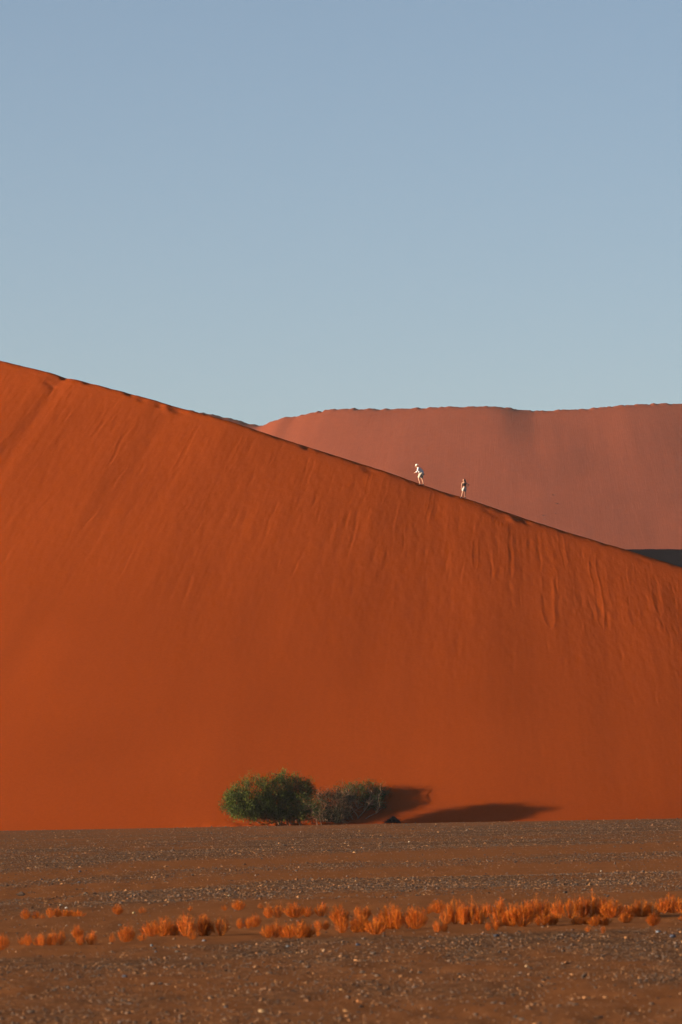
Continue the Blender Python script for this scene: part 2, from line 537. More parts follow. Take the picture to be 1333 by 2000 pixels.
# ------------------------------------------------------------------ haze
def haze_box():
    m = bpy.data.materials.new('haze_air')
    m.use_nodes = True
    nt = m.node_tree
    nt.nodes.clear()
    out = nt.nodes.new('ShaderNodeOutputMaterial')
    pv = nt.nodes.new('ShaderNodeVolumePrincipled')
    pv.inputs['Color'].default_value = (0.80, 0.86, 1.0, 1)
    pv.inputs['Density'].default_value = HAZE
    nt.links.new(pv.outputs[0], out.inputs['Volume'])
    V = np.array([(sx * 23000, y, z) for sx in (-1, 1) for y in (-400, 4000) for z in (-7, 270)], float)
    F = np.array([(0, 1, 3, 2), (4, 6, 7, 5), (0, 4, 5, 1), (2, 3, 7, 6), (0, 2, 6, 4), (1, 5, 7, 3)])
    o = link('haze', npmesh('haze', V, F, m, False))
    tag(o, kind='stuff')


HAZE = 2.2e-5
haze_box()


# ------------------------------------------------------------------ stones
def icosa():
    t = (1 + 5 ** .5) / 2
    v = np.array([(-1, t, 0), (1, t, 0), (-1, -t, 0), (1, -t, 0), (0, -1, t), (0, 1, t), (0, -1, -t), (0, 1, -t), (t, 0, -1), (t, 0, 1), (-t, 0, -1), (-t, 0, 1)], float)
    v /= np.linalg.norm(v[0])
    f = np.array([(0, 11, 5), (0, 5, 1), (0, 1, 7), (0, 7, 10), (0, 10, 11), (1, 5, 9), (5, 11, 4), (11, 10, 2), (10, 7, 6), (7, 1, 8), (3, 9, 4), (3, 4, 2), (3, 2, 6), (3, 6, 8), (3, 8, 9),
                  (4, 9, 5), (2, 4, 11), (6, 2, 10), (8, 6, 7), (9, 8, 1)])
    return v, f


OCT_V = np.array([(1, 0, 0), (-1, 0, 0), (0, 1, 0), (0, -1, 0), (0, 0, 1), (0, 0, -1)], float)
OCT_F = np.array([(0, 2, 4), (2, 1, 4), (1, 3, 4), (3, 0, 4), (2, 0, 5), (1, 2, 5), (3, 1, 5), (0, 3, 5)])
PAL = np.array([(.16, .15, .16), (.11, .11, .125), (.20, .19, .20), (.24, .18, .14), (.30, .21, .14), (.17, .12, .09), (.40, .28, .18), (.55, .42, .27), (.28, .17, .10), (.13, .13, .16)])
PALP = np.array([.17, .20, .06, .14, .13, .14, .035, .010, .06, .07])


def rotz(a):
    c, s = np.cos(a), np.sin(a)
    R = np.zeros((len(a), 3, 3)); R[:, 0, 0] = c; R[:, 0, 1] = -s; R[:, 1, 0] = s; R[:, 1, 1] = c; R[:, 2, 2] = 1
    return R


def stone_field(n_try, ylo, yhi, base_v, base_f, size_fn, seed):
    r = np.random.default_rng(seed)
    px = r.uniform(-260, 1600, n_try)
    py = r.uniform(ylo, yhi, n_try)
    D = CAM_Z / ((py - 1553) * K)
    x = (px - 666.5) * K * D
    y = D
    keep = r.random(n_try) < gravel_density(x, y)
    keep &= y < 409
    x, y = x[keep], y[keep]
    n = len(x)
    s = size_fn(y, r, n)
    z = ground_z(x, y)
    V = base_v[None] * (1 + r.uniform(-.28, .28, (n, len(base_v), 3)))
    V = V * (s[:, None] * np.stack([r.uniform(.8, 1.35, n), r.uniform(.8, 1.3, n), r.uniform(.4, .75, n)], -1))[:, None, :]
    V = np.einsum('nij,nkj->nki', rotz(r.uniform(0, 6.28, n)), V)
    V = V + np.stack([x, y, z + s * .22], -1)[:, None, :]
    c = 0.48 * np.array([1.24, .88, .60]) * PAL[r.choice(len(PAL), n, p=PALP / PALP.sum())] * r.uniform(.5, 1.3, (n, 1))
    C = np.repeat(c, len(base_v), 0)
    F = (base_f[None] + (np.arange(n) * len(base_v))[:, None, None]).reshape(-1, 3)
    return V.reshape(-1, 3), F, C


M_STONE = tint_material('stone_surface', 0.8)
IV, IF = icosa()


def near_size(y, r, n):
    return np.clip(r.lognormal(math.log(.0085), .45, n) * (1 + (y - 50) / 260.0), .005, .05)


def far_size(y, r, n):
    return np.clip(r.lognormal(math.log(.0145), .45, n) * (1 + (y - 130) / 330.0), .01, .11)


v1, f1, c1 = stone_field(64000, 1752, 2030, IV, IF, near_size, 3)
v2, f2, c2 = stone_field(150000, 1604, 1756, OCT_V, OCT_F, far_size, 4)
g1 = tag(link('gravel', npmesh('gravel', v1, f1, M_STONE, False, colors=c1)), kind='stuff')
g2 = tag(link('gravel', npmesh('gravel', v2, f2, M_STONE, False, colors=c2)), kind='stuff')


# ------------------------------------------------------------------ single stones one can pick out
def stone_mesh(seed, c):
    r = np.random.default_rng(seed)
    v, f = icosa()
    # one subdivision, then chipped flat
    e = {}
    vs = [tuple(p) for p in v]
    nf = []
    def mid(a, b):
        k = (min(a, b), max(a, b))
        if k not in e:
            m = (np.array(vs[a]) + np.array(vs[b])) / 2
            vs.append(tuple(m / np.linalg.norm(m))); e[k] = len(vs) - 1
        return e[k]
    for a, b, d in f:
        ab, bd, da = mid(a, b), mid(b, d), mid(d, a)
        nf += [(a, ab, da), (ab, b, bd), (da, bd, d), (ab, bd, da)]
    V = np.array(vs)
    for _ in range(6):
        n = r.normal(size=3); n /= np.linalg.norm(n)
        h = r.uniform(.55, .85)
        dd = V @ n
        V = V - np.maximum(dd - h, 0)[:, None] * n
    V = V * np.array([1.1, .9, .7]) * (1 + r.uniform(-.05, .05, V.shape))
    return npmesh('stone', V, np.array(nf), M_STONE, False, colors=np.tile(np.array(c) * 0.48, (len(V), 1)) * r.uniform(.85, 1.15, (len(V), 1)))


STONES = [
    (167, 1746, 9, (.15, .11, .08), 'dark brown rounded stone above the left shrubs, lit on its left side'),
    (119, 1769, 8, (.62, .50, .36), 'pale cream stone standing behind the second orange tuft of the back row'),
    (130, 1774, 6, (.50, .46, .42), 'small whitish stone just right of the pale cream stone'),
    (262, 1784, 7, (.62, .48, .24), 'flat yellowish stone on the swept sand behind the left shrubs'),
    (157, 1703, 7, (.10, .11, .15), 'dark bluish stone in the thin middle gravel strip on the left'),
    (155, 1724, 6, (.11, .11, .14), 'dark bluish stone on the bare sand below the thin gravel strip'),
    (297, 1848, 9, (.16, .18, .20), 'blue grey stone on the sand in front of the fifth tall orange tuft'),
    (400, 1839, 9, (.17, .17, .19), 'grey stone lying in front of the small tuft before the wide shrub'),
    (245, 1910, 14, (.09, .10, .13), 'dark slate stone lying blurred in the foreground on the left'),
    (134, 1930, 9, (.11, .10, .10), 'small dark stone blurred in the lower left foreground'),
    (347, 1861, 11, (.10, .085, .07), 'dark brown stone at the edge of the foreground gravel, left of centre'),
    (305, 1861, 9, (.11, .11, .12), 'dark grey stone leading the foreground gravel strip'),
    (448, 1750, 5, (.66, .58, .40), 'tiny pale stone in the dark gravel strip left of centre'),
    (700, 1847, 11, (.10, .11, .15), 'dark bluish stone in front of the middle orange shrubs'),
    (562, 1850, 9, (.20, .22, .25), 'pale grey stone under the low wide shrub patch'),
    (970, 1830, 12, (.08, .08, .10), 'black stone in front of the tall shrub right of centre'),
    (1286, 1821, 11, (.18, .20, .24), 'blue grey stone standing near the right edge before the last shrubs'),
    (1315, 1831, 13, (.09, .10, .14), 'larger dark slate stone near the right edge'),
    (1030, 1889, 10, (.45, .30, .17), 'tan stone in the blurred foreground right of centre'),
    (512, 1977, 14, (.48, .32, .18), 'tan stone by itself at the bottom of the foreground'),
    (442, 1970, 12, (.16, .15, .15), 'grey stone at the bottom of the foreground left of the tan one'),
    (1175, 1702, 5, (.62, .54, .40), 'tiny pale stone above the far gravel strip on the right'),
    (800, 1645, 5, (.60, .48, .33), 'tiny pale stone in the farthest gravel belt, right of centre'),
    (633, 1858, 10, (.50, .31, .18), 'orange brown stone upright in the gravel before the middle shrubs'),
]
for i, (px_, py_, wpx, c, lab) in enumerate(STONES):
    x, y, z = ground_hit(px_, py_)
    o = link('stone', stone_mesh(100 + i, c), loc=(x, y, z + .15 * wpx * K * y))
    s = wpx * K * y * .5
    o.scale = (s, s, s)
    o.rotation_euler = (0, 0, i * 1.3)
    tag(o, lab, 'stone')


# ------------------------------------------------------------------ orange dry shrubs
def strands(paths, w0, w1, seed):
    """flat tapering ribbons along many polylines"""
    r = np.random.default_rng(seed)
    V, F, Cc = [], [], []
    for P, c in paths:
        P = np.array(P)
        n = len(P)
        side = r.normal(size=3); side[2] *= .2
        side /= np.linalg.norm(side)
        wd = np.linspace(w0, w1, n)[:, None]
        b = len(V) * 0 + sum(len(v) for v in V)
        V.append(np.concatenate([P - side * wd, P + side * wd]))
        for k in range(n - 1):
            F.append((b + k, b + k + 1, b + n + k + 1, b + n + k))
        Cc.append(np.tile(c, (2 * n, 1)))
    return np.concatenate(V), np.array(F), np.concatenate(Cc)


M_SHRUB = tint_material('dry_orange_twigs', 0.8, 0.35)


def shrub_mesh(seed, nsub, fuzz, ntarget):
    """a dry bush, 1 high and 1 across: several lumps of stems that fork into fine upright twigs"""
    r = np.random.default_rng(seed)
    paths = []
    subs = []
    for k in range(nsub):
        cx = 0 if nsub == 1 else -.36 + .72 * k / (nsub - 1) + r.normal() * .05
        hh = r.uniform(.82, 1.0) * (1 - .5 * abs(cx))
        subs.append((cx, r.normal() * .10, {1: .5, 2: .40, 3: .36, 4: .32}[nsub] * r.uniform(.85, 1.25), hh))
    for k in range(ntarget):
        cx, cy, rad, hh = subs[r.integers(0, nsub)]
        a = r.uniform(0, 6.283); u = math.sqrt(r.random())
        tx, ty = cx + rad * u * math.cos(a), cy + rad * .85 * u * math.sin(a)
        tz = hh * math.sqrt(max(.02, 1 - .80 * u * u)) * r.uniform(.35, 1.0) ** .5 * r.uniform(.85, 1.0)
        p0 = np.array([cx + (tx - cx) * .12, cy + (ty - cy) * .12, -.03])
        p3 = np.array([tx, ty, tz])
        p1 = p0 * .65 + p3 * .35 + np.array([(tx - cx) * .15, (ty - cy) * .15, -.02]) + r.normal(size=3) * .02
        p2 = p0 * .30 + p3 * .70 + np.array([(tx - cx) * .12, (ty - cy) * .12, 0]) + r.normal(size=3) * .02
        c = np.array([.41, .100, .0110]) * r.uniform(.6, 1.3) * np.array([1, r.uniform(.85, 1.25), 1])
        paths.append(([p0, p1, p2, p3], c * .85))
        for j in range(fuzz):
            q = p1 + (p3 - p1) * r.uniform(.15, 1.0)
            e = np.array([(tx - cx) / rad * .85, (ty - cy) / rad * .85, .42]) + r.normal(size=3) * .75
            e /= np.linalg.norm(e)
            ln = r.uniform(.04, .12)
            paths.append(([q, q + e * ln], c * r.uniform(.8, 1.4)))
    V, F, C = [], [], []
    for w0, w1, sel in ((.010, .006, [p for p in paths if len(p[0]) > 2]), (.0085, .004, [p for p in paths if len(p[0]) == 2])):
        v, f, c = strands(sel, w0, w1, seed)
        F += [tuple(i + sum(len(q) for q in V) for i in t) for t in f]
        V.append(v); C.append(c)
    V = np.concatenate(V); C = np.concatenate(C)
    V[:, 2] /= np.percentile(V[:, 2], 98.5)
    V[:, 0] /= np.percentile(V[:, 0], 98) - np.percentile(V[:, 0], 2)
    V[:, 1] *= .9
    return npmesh('dry_shrub', V, np.array(F), M_SHRUB, False, colors=np.clip(C, 0, .8))


SHRUB_KIND = {}
for kind, (nsub, fz, nt_) in {'tuft': (1, 10, 40), 'upright': (1, 13, 90), 'round': (2, 13, 110), 'wide': (3, 13, 160), 'low': (4, 11, 160)}.items():
    SHRUB_KIND[kind] = [shrub_mesh(500 + 10 * j + len(kind), nsub, fz, nt_) for j in range(4)]

GR_F, GR_B = 'orange dry shrubs across the gravel plain', 'small orange tufts behind the shrub row'
SHRUBS = [
    # px, base py, width px, height px, kind, label
    (3, 1855, 24, 34, 'upright', 'orange dry shrub cut by the left edge of the picture'),
    (42, 1846, 12, 17, 'tuft', 'tiny orange tuft just right of the shrub at the left edge'),
    (63, 1848, 27, 25, 'round', 'low round orange tuft, first of the three touching tufts on the far left'),
    (90, 1848, 23, 27, 'round', 'orange tuft in the middle of the three touching tufts on the far left'),
    (113, 1846, 25, 31, 'round', 'tallest and rightmost of the three touching orange tufts on the far left'),
    (152, 1834, 18, 29, 'upright', 'narrow upright orange tuft behind the bushy one on the left'),
    (170, 1846, 33, 28, 'round', 'bushy orange tuft in front of the narrow upright one on the left'),
    (219, 1841, 10, 21, 'tuft', 'thin single orange sprig on bare sand left of the egg shaped shrub'),
    (248, 1841, 26, 39, 'upright', 'egg shaped orange shrub standing alone on bare sand'),
    (278, 1839, 15, 18, 'tuft', 'little orange tuft between the egg shaped shrub and the wide domed one'),
    (318, 1829, 62, 38, 'wide', 'wide domed orange shrub, leftmost of the large ones'),
    (382, 1828, 50, 46, 'round', 'dense tall orange shrub right of the wide domed one, with a long shadow'),
    (420, 1827, 46, 37, 'round', 'looser orange shrub joined to the dense tall one on its right'),
    (376, 1836, 18, 18, 'tuft', 'small orange tuft in front of the dense tall shrub'),
    (59, 1795, 28, 21, 'round', 'leftmost small orange tuft of the back row below the dark gravel'),
    (83, 1795, 10, 11, 'tuft', 'tiny orange sprig between the two leftmost tufts of the back row'),
    (106, 1792, 25, 22, 'round', 'small orange tuft directly in front of the pale cream stone'),
    (140, 1790, 40, 14, 'low', 'flat faint orange patch right of the pale cream stone'),
    (230, 1787, 17, 23, 'upright', 'single dark orange tuft standing alone in the back row'),
    (278, 1784, 13, 14, 'tuft', 'tiny orange tuft right of the flat yellowish stone'),
    (372, 1779, 8, 11, 'tuft', 'faint orange sprig on the far sand behind the dense tall shrub'),
    (439, 1779, 11, 13, 'tuft', 'tiny orange tuft left of the leaning one in the back row'),
    (466, 1778, 21, 22, 'upright', 'small leaning orange tuft on the far sand left of centre'),
    (509, 1775, 9, 13, 'tuft', 'faint farthest orange sprig on the sand left of centre'),
    (535, 1793, 31, 29, 'round', 'orange tuft with a dark base, first of three in a row left of centre'),
    (575, 1793, 31, 32, 'upright', 'pointed orange tuft, middle of the three in a row left of centre'),
    (617, 1790, 43, 27, 'round', 'broad spiky orange tuft, last of the three in a row left of centre'),
    (476, 1814, 25, 23, 'round', 'pale loose orange tuft right of the long shadow'),
    (499, 1811, 19, 29, 'upright', 'darker orange tuft beside the pale loose one'),
    (540, 1831, 43, 31, 'wide', 'low loose orange shrub under the tuft with the dark base'),
    (585, 1832, 52, 35, 'wide', 'low wide orange shrub with ragged lower edge left of centre'),
    (630, 1817, 24, 21, 'round', 'small orange shrub beside a dark hollow'),
    (621, 1828, 9, 15, 'tuft', 'tiny orange sprig in front of the small shrub by the dark hollow'),
    (663, 1806, 30, 41, 'upright', 'tall ragged orange shrub at the left end of the central clump'),
    (680, 1822, 38, 39, 'round', 'rounded orange shrub in the front of the central clump, before the tall ragged one'),
    (705, 1821, 31, 39, 'upright', 'orange shrub with a dark heart in the central clump'),
    (709, 1793, 28, 25, 'round', 'paler orange shrub behind the central clump'),
    (735, 1825, 35, 37, 'upright', 'golden orange shrub standing forward at the right of the central clump'),
    (763, 1814, 40, 51, 'upright', 'tallest orange shrub of the pair behind the golden one'),
    (788, 1814, 38, 45, 'round', 'orange shrub right beside the tallest of the central clump'),
    (814, 1814, 33, 45, 'upright', 'orange shrub at the right end of the central clump, casting a dark shadow'),
    (837, 1784, 23, 15, 'tuft', 'small orange tuft on the far sand behind the end of the central clump'),
    (855, 1783, 25, 28, 'upright', 'pale thin orange shrub on the far sand left of the big dense one'),
    (862, 1821, 23, 25, 'round', 'small isolated orange shrub in the gap right of the central clump'),
    (890, 1804, 44, 49, 'wide', 'big dense orange shrub right of the gap, its left half'),
    (922, 1804, 42, 46, 'wide', 'darker orange shrub leaning on the right of the big dense one'),
    (966, 1791, 38, 37, 'round', 'orange shrub at the left end of the long right hand hedge'),
    (993, 1809, 44, 43, 'wide', 'orange shrub bulging forward at the left of the right hand hedge'),
    (1022, 1809, 40, 51, 'upright', 'tall orange shrub in the front of the right hand hedge'),
    (1048, 1792, 46, 40, 'wide', 'orange shrub in the middle of the right hand hedge, set back'),
    (963, 1817, 23, 21, 'round', 'low orange tuft in front of the left end of the right hand hedge'),
    (1068, 1806, 38, 23, 'low', 'low pale orange tuft in front of the middle of the right hand hedge'),
    (1104, 1794, 42, 43, 'round', 'orange shrub with a dark foot at the right of the hedge middle'),
    (1158, 1792, 56, 47, 'wide', 'broad high orange shrub near the right end of the hedge'),
    (1196, 1793, 36, 39, 'upright', 'thinner orange shrub beside the broad high one'),
    (1137, 1806, 34, 17, 'low', 'flat orange patch in front of the broad high shrub'),
    (1172, 1808, 38, 23, 'low', 'low orange shrub in front and right of the flat patch'),
    (1148, 1822, 9, 15, 'tuft', 'left one of two lone orange sprigs on the gravel on the right'),
    (1178, 1824, 8, 19, 'tuft', 'right and taller one of two lone orange sprigs on the gravel on the right'),
    (1222, 1803, 21, 23, 'upright', 'small orange tuft left of the dark domed shrub'),
    (1252, 1791, 58, 35, 'wide', 'dark domed orange shrub second from the right edge'),
    (1276, 1808, 23, 27, 'upright', 'orange tuft in front of the dark domed shrub'),
    (1313, 1784, 52, 38, 'wide', 'bright orange shrub in the back row at the right edge'),
    (1332, 1798, 12, 12, 'tuft', 'tiny orange tuft cut by the right edge of the picture'),
]
for i, (px_, py_, wpx, hpx, kind, lab) in enumerate(SHRUBS):
    x, y, z = ground_hit(px_, py_)
    s = K * y
    o = link('dry_shrub', SHRUB_KIND[kind][i % 4], loc=(x, y, z))
    h = hpx * s * 0.87
    wx = wpx * s * 1.22
    o.scale = (wx, min(wx, h * 1.6), h)
    o.rotation_euler = (0, 0, [0, .3, math.pi - .25, .2, math.pi][i % 5])
    tag(o, lab, 'shrub', GR_B if py_ < 1797 and hpx < 34 and px_ < 640 else GR_F)


# ------------------------------------------------------------------ trees and bushes at the foot of the dune
def tubes(paths, sides=5):
    """round tapering limbs; paths = [(points, r0, r1)]"""
    V, F = [], []
    b = 0
    for P, r0, r1 in paths:
        P = [np.array(p, float) for p in P]
        n = len(P)
        for k in range(n):
            d = P[min(k + 1, n - 1)] - P[max(k - 1, 0)]
            d /= np.linalg.norm(d) + 1e-9
            a = np.cross(d, (0.3, 0.2, 1.0) if abs(d[2]) < .9 else (1.0, .1, 0))
            a /= np.linalg.norm(a)
            c = np.cross(d, a)
            rr = r0 + (r1 - r0) * k / (n - 1)
            for s in range(sides):
                th = 2 * math.pi * s / sides
                V.append(P[k] + (a * math.cos(th) + c * math.sin(th)) * rr)
        for k in range(n - 1):
            for s in range(sides):
                s2 = (s + 1) % sides
                F.append((b + k * sides + s, b + k * sides + s2, b + (k + 1) * sides + s2, b + (k + 1) * sides + s))
        b += n * sides
    return np.array(V), np.array(F)


def crooked(a, b, n, wob, r, sag=0.0):
    a, b = np.array(a, float), np.array(b, float)
    L = np.linalg.norm(b - a)
    P = []
    for k in range(n + 1):
        t = k / n
        p = a + (b - a) * t
        w = math.sin(t * math.pi)
        P.append(p + r.normal(size=3) * wob * L * w + np.array([0, 0, sag * L * w]))
    return P


M_BARK = plain_material('pale_bark', (.24, .13, .075), .9, .3, 8, .01)
M_DEAD = plain_material('dead_wood', (.17, .10, .062), .9, .3, 8, .01)
M_LEAF = tint_material('fine_green_leaves', 0.6, 0.25)


def leaves(clusters, n, ln, wd, palette, seed, droop=.5, rad=.26):
    """feathery sprays: each cluster = (centre, outward direction), n narrow leaves around it"""
    r = np.random.default_rng(seed)
    C = np.repeat(np.array([c[0] for c in clusters]), n, 0)
    O = np.repeat(np.array([c[1] for c in clusters]), n, 0)
    m = len(C)
    base = C + r.normal(size=(m, 3)) * rad * .55 + O * r.uniform(-.8, .6, (m, 1)) * rad
    d = O * .7 + r.normal(size=(m, 3)) * .6
    d[:, 2] -= droop * r.uniform(0, 1, m)
    d[:, 2] += .15
    d /= np.linalg.norm(d, axis=1, keepdims=True)
    s = np.cross(d, r.normal(size=(m, 3)))
    s /= np.linalg.norm(s, axis=1, keepdims=True) + 1e-9
    L = ln * r.uniform(.6, 1.4, (m, 1))
    W = wd * r.uniform(.7, 1.3, (m, 1))
    V = np.stack([base, base + d * L * .45 + s * W, base + d * L, base + d * L * .45 - s * W], 1).reshape(-1, 3)
    F = np.arange(m * 4).reshape(-1, 4)
    pc = np.array(palette)
    cc = pc[np.repeat(r.choice(len(pc), len(clusters)), n)] * r.uniform(.75, 1.3, (m, 1))
    return V, F, np.repeat(cc, 4, 0)


def lobes_to_clusters(lobes, per_m2, seed):
    """points on and just inside the skins of overlapping ellipsoids, with gaps"""
    r = np.random.default_rng(seed)
    out = []
    for (cx, cy, cz, rx, ry, rz) in lobes:
        area = 4 * math.pi * ((rx * ry) ** 1.6 / 3 + (rx * rz) ** 1.6 / 3 + (ry * rz) ** 1.6 / 3) ** (1 / 1.6)
        for _ in range(int(area * per_m2)):
            v = r.normal(size=3)
            v /= np.linalg.norm(v)
            f = 1 - abs(r.normal()) * .22
            if r.random() < .25: f = r.uniform(1.0, 1.32)
            p = np.array([cx + v[0] * rx * f, cy + v[1] * ry * f, cz + v[2] * rz * f])
            g = fbm(np.array(p[0] * 1.6 + cx), np.array(p[2] * 1.6 + p[1] * .9), seed, 2)
            if g < -.42: continue
            if v[2] < -.75 and r.random() < .6: continue
            o = v / np.array([rx, ry, rz]); o /= np.linalg.norm(o)
            out.append((p, o))
    return out


def px_lobes(lst, Y0):
    """lobes given as (px, py, dy, rx px, ry m, rz px) at distance Y0, relative to x of pixel 0 origin"""
    res = []
    for (px_, py_, dy, rx, ry, rz) in lst:
        x, y, z = at(px_, py_, Y0 + dy)
        s = K * Y0
        res.append((float(x), float(y), float(z), rx * s, ry, rz * s))
    return res


def P3(px_, py_, Y):
    x, y, z = at(px_, py_, Y)
    return (float(x), float(y), float(z))


def local(V, o):
    return np.asarray(V) - np.array(o)


GREEN = [(.048, .072, .011), (.062, .084, .012), (.034, .052, .010), (.080, .094, .012), (.025, .038, .010)]
DULL = [(.036, .057, .014), (.046, .066, .016), (.028, .045, .012), (.056, .070, .020), (.021, .033, .010)]


def make_tree(name, label, cat, Y0, base_px, trunks, lobes, palette, per, nleaf, seed, wood, ln=.17, wd=.022, nbr=60, group=None, twig=.012):
    x0, y0, _ = at(base_px, 1604, Y0)
    base = (float(x0), float(y0), floor_z(float(x0), float(y0)))
    root = empty(name, base)
    tag(root, label, cat, group)
    r = np.random.default_rng(seed)
    tips = []
    for pts, r0, r1 in trunks:
        P = [P3(a, b, Y0 + dy) for a, b, dy in pts]
        fz = floor_z(P[0][0], P[0][1])
        P[0] = (P[0][0], P[0][1], fz - .08)
        V, F = tubes([(P, r0, r1)], 7)
        link('trunk', npmesh('trunk', local(V, base), F, wood), root)
        tips += P[1:]
    lb = px_lobes(lobes, Y0)
    cl = lobes_to_clusters(lb, per, seed)
    tips = np.array(tips)
    br = []
    for k in r.choice(len(cl), min(nbr, len(cl)), replace=False):
        p = cl[k][0]
        dd = np.linalg.norm(tips - p, axis=1)
        a = tips[np.argsort(dd)[r.integers(0, min(3, len(tips)))]]
        br.append((crooked(a, p, 5, .05, r, .03), .030 * r.uniform(.6, 1.3), twig))
    V, F = tubes(br, 4)
    link('branches', npmesh('branches', local(V, base), F, wood), root)
    V, F, C = leaves(cl, nleaf, ln, wd, palette, seed + 1)
    link('crown', npmesh('crown', local(V, base), F, M_LEAF, False, colors=C), root)
    return root


BIG_LOBES = [(452, 1572, -2.2, 17, .7, 22), (470, 1562, -1.9, 26, .9, 30), (497, 1553, -1.3, 34, 1.0, 32), (505, 1577, -1.7, 38, .9, 19), (530, 1560, -.9, 34, 1.0, 36),
             (560, 1538, .0, 30, 1.0, 27), (578, 1545, -.1, 26, .9, 28), (597, 1541, -.2, 15, .7, 20), (555, 1572, -1.0, 36, .8, 24), (585, 1570, -1.0, 26, .7, 24), (478, 1584, -2.1, 26, .7, 13),
             (525, 1587, -1.2, 36, .7, 14), (570, 1588, -1.2, 36, .7, 15), (500, 1592, -1.4, 22, .6, 9), (545, 1594, -1.3, 28, .6, 10), (592, 1592, -1.2, 22, .6, 11)]
make_tree('acacia_tree', 'large spreading green tree with bent pale trunks at the foot of the dune', 'tree', 418.7, 555,
          [([(568, 1606, 0), (564, 1592, 0), (570, 1578, .1), (560, 1560, .1), (560, 1535, .1)], .10, .04),
           ([(563, 1606, .1), (559, 1594, .1), (545, 1580, .2), (530, 1560, .2)], .08, .03),
           ([(546, 1606, -.1), (544, 1598, -.1), (520, 1585, -.7), (495, 1570, -1.4), (470, 1565, -1.8)], .09, .03),
           ([(590, 1605, -.3), (582, 1600, -.3), (577, 1590, -.2), (580, 1575, 0), (586, 1555, .2)], .10, .03),
           ([(512, 1606, -.1), (500, 1603, -.2), (490, 1598, -.5), (488, 1588, -1.0), (478, 1578, -1.5)], .05, .02)],
          BIG_LOBES, GREEN, 14.0, 28, 60, M_BARK, .17, .020, 80)
make_tree('grey_bush', 'small dull grey green bush with bare stems right under the big green tree', 'bush', 417.0, 610,
          [([(622, 1606, 0), (618, 1598, 0), (608, 1585, 0), (600, 1575, 0)], .03, .015),
           ([(626, 1606, .1), (616, 1592, .1), (612, 1578, .1)], .03, .015),
           ([(634, 1606, 0), (624, 1594, 0), (606, 1580, -.1), (596, 1572, 0)], .03, .012)],
          [(605, 1573, 0, 17, .7, 17), (616, 1580, .1, 14, .6, 15), (598, 1580, .0, 9, .5, 10)], DULL, 11.0, 20, 80, M_DEAD, .14, .014, 40)
make_tree('round_bush', 'rounded dark grey green bush on thin pale stems, right of the dead shrub', 'bush', 421.8, 705,
          [([(700, 1603, 0), (699, 1594, 0), (690, 1582, .2), (682, 1568, .4)], .06, .025),
           ([(700, 1603, .1), (703, 1594, .1), (712, 1584, .3), (722, 1570, .5)], .06, .025),
           ([(676, 1603, -.1), (680, 1596, 0), (688, 1588, .1), (700, 1578, .3)], .04, .02),
           ([(712, 1601, 0), (722, 1594, .1), (736, 1588, .3), (742, 1575, .6)], .04, .02),
           ([(690, 1602, -.1), (684, 1590, -.1), (672, 1580, .1), (668, 1565, .3)], .04, .02)],
          [(674, 1557, 2.0, 19, .7, 22), (698, 1552, 2.6, 25, .8, 23), (716, 1545, 3.2, 19, .7, 19), (735, 1556, 2.8, 18, .6, 25), (746, 1552, 3.2, 13, .5, 18),
           (700, 1573, 1.3, 38, .8, 19), (733, 1576, 1.4, 21, .7, 18), (668, 1576, 1.1, 14, .7, 14)], DULL, 10.5, 24, 90, M_DEAD, .16, .018, 90)


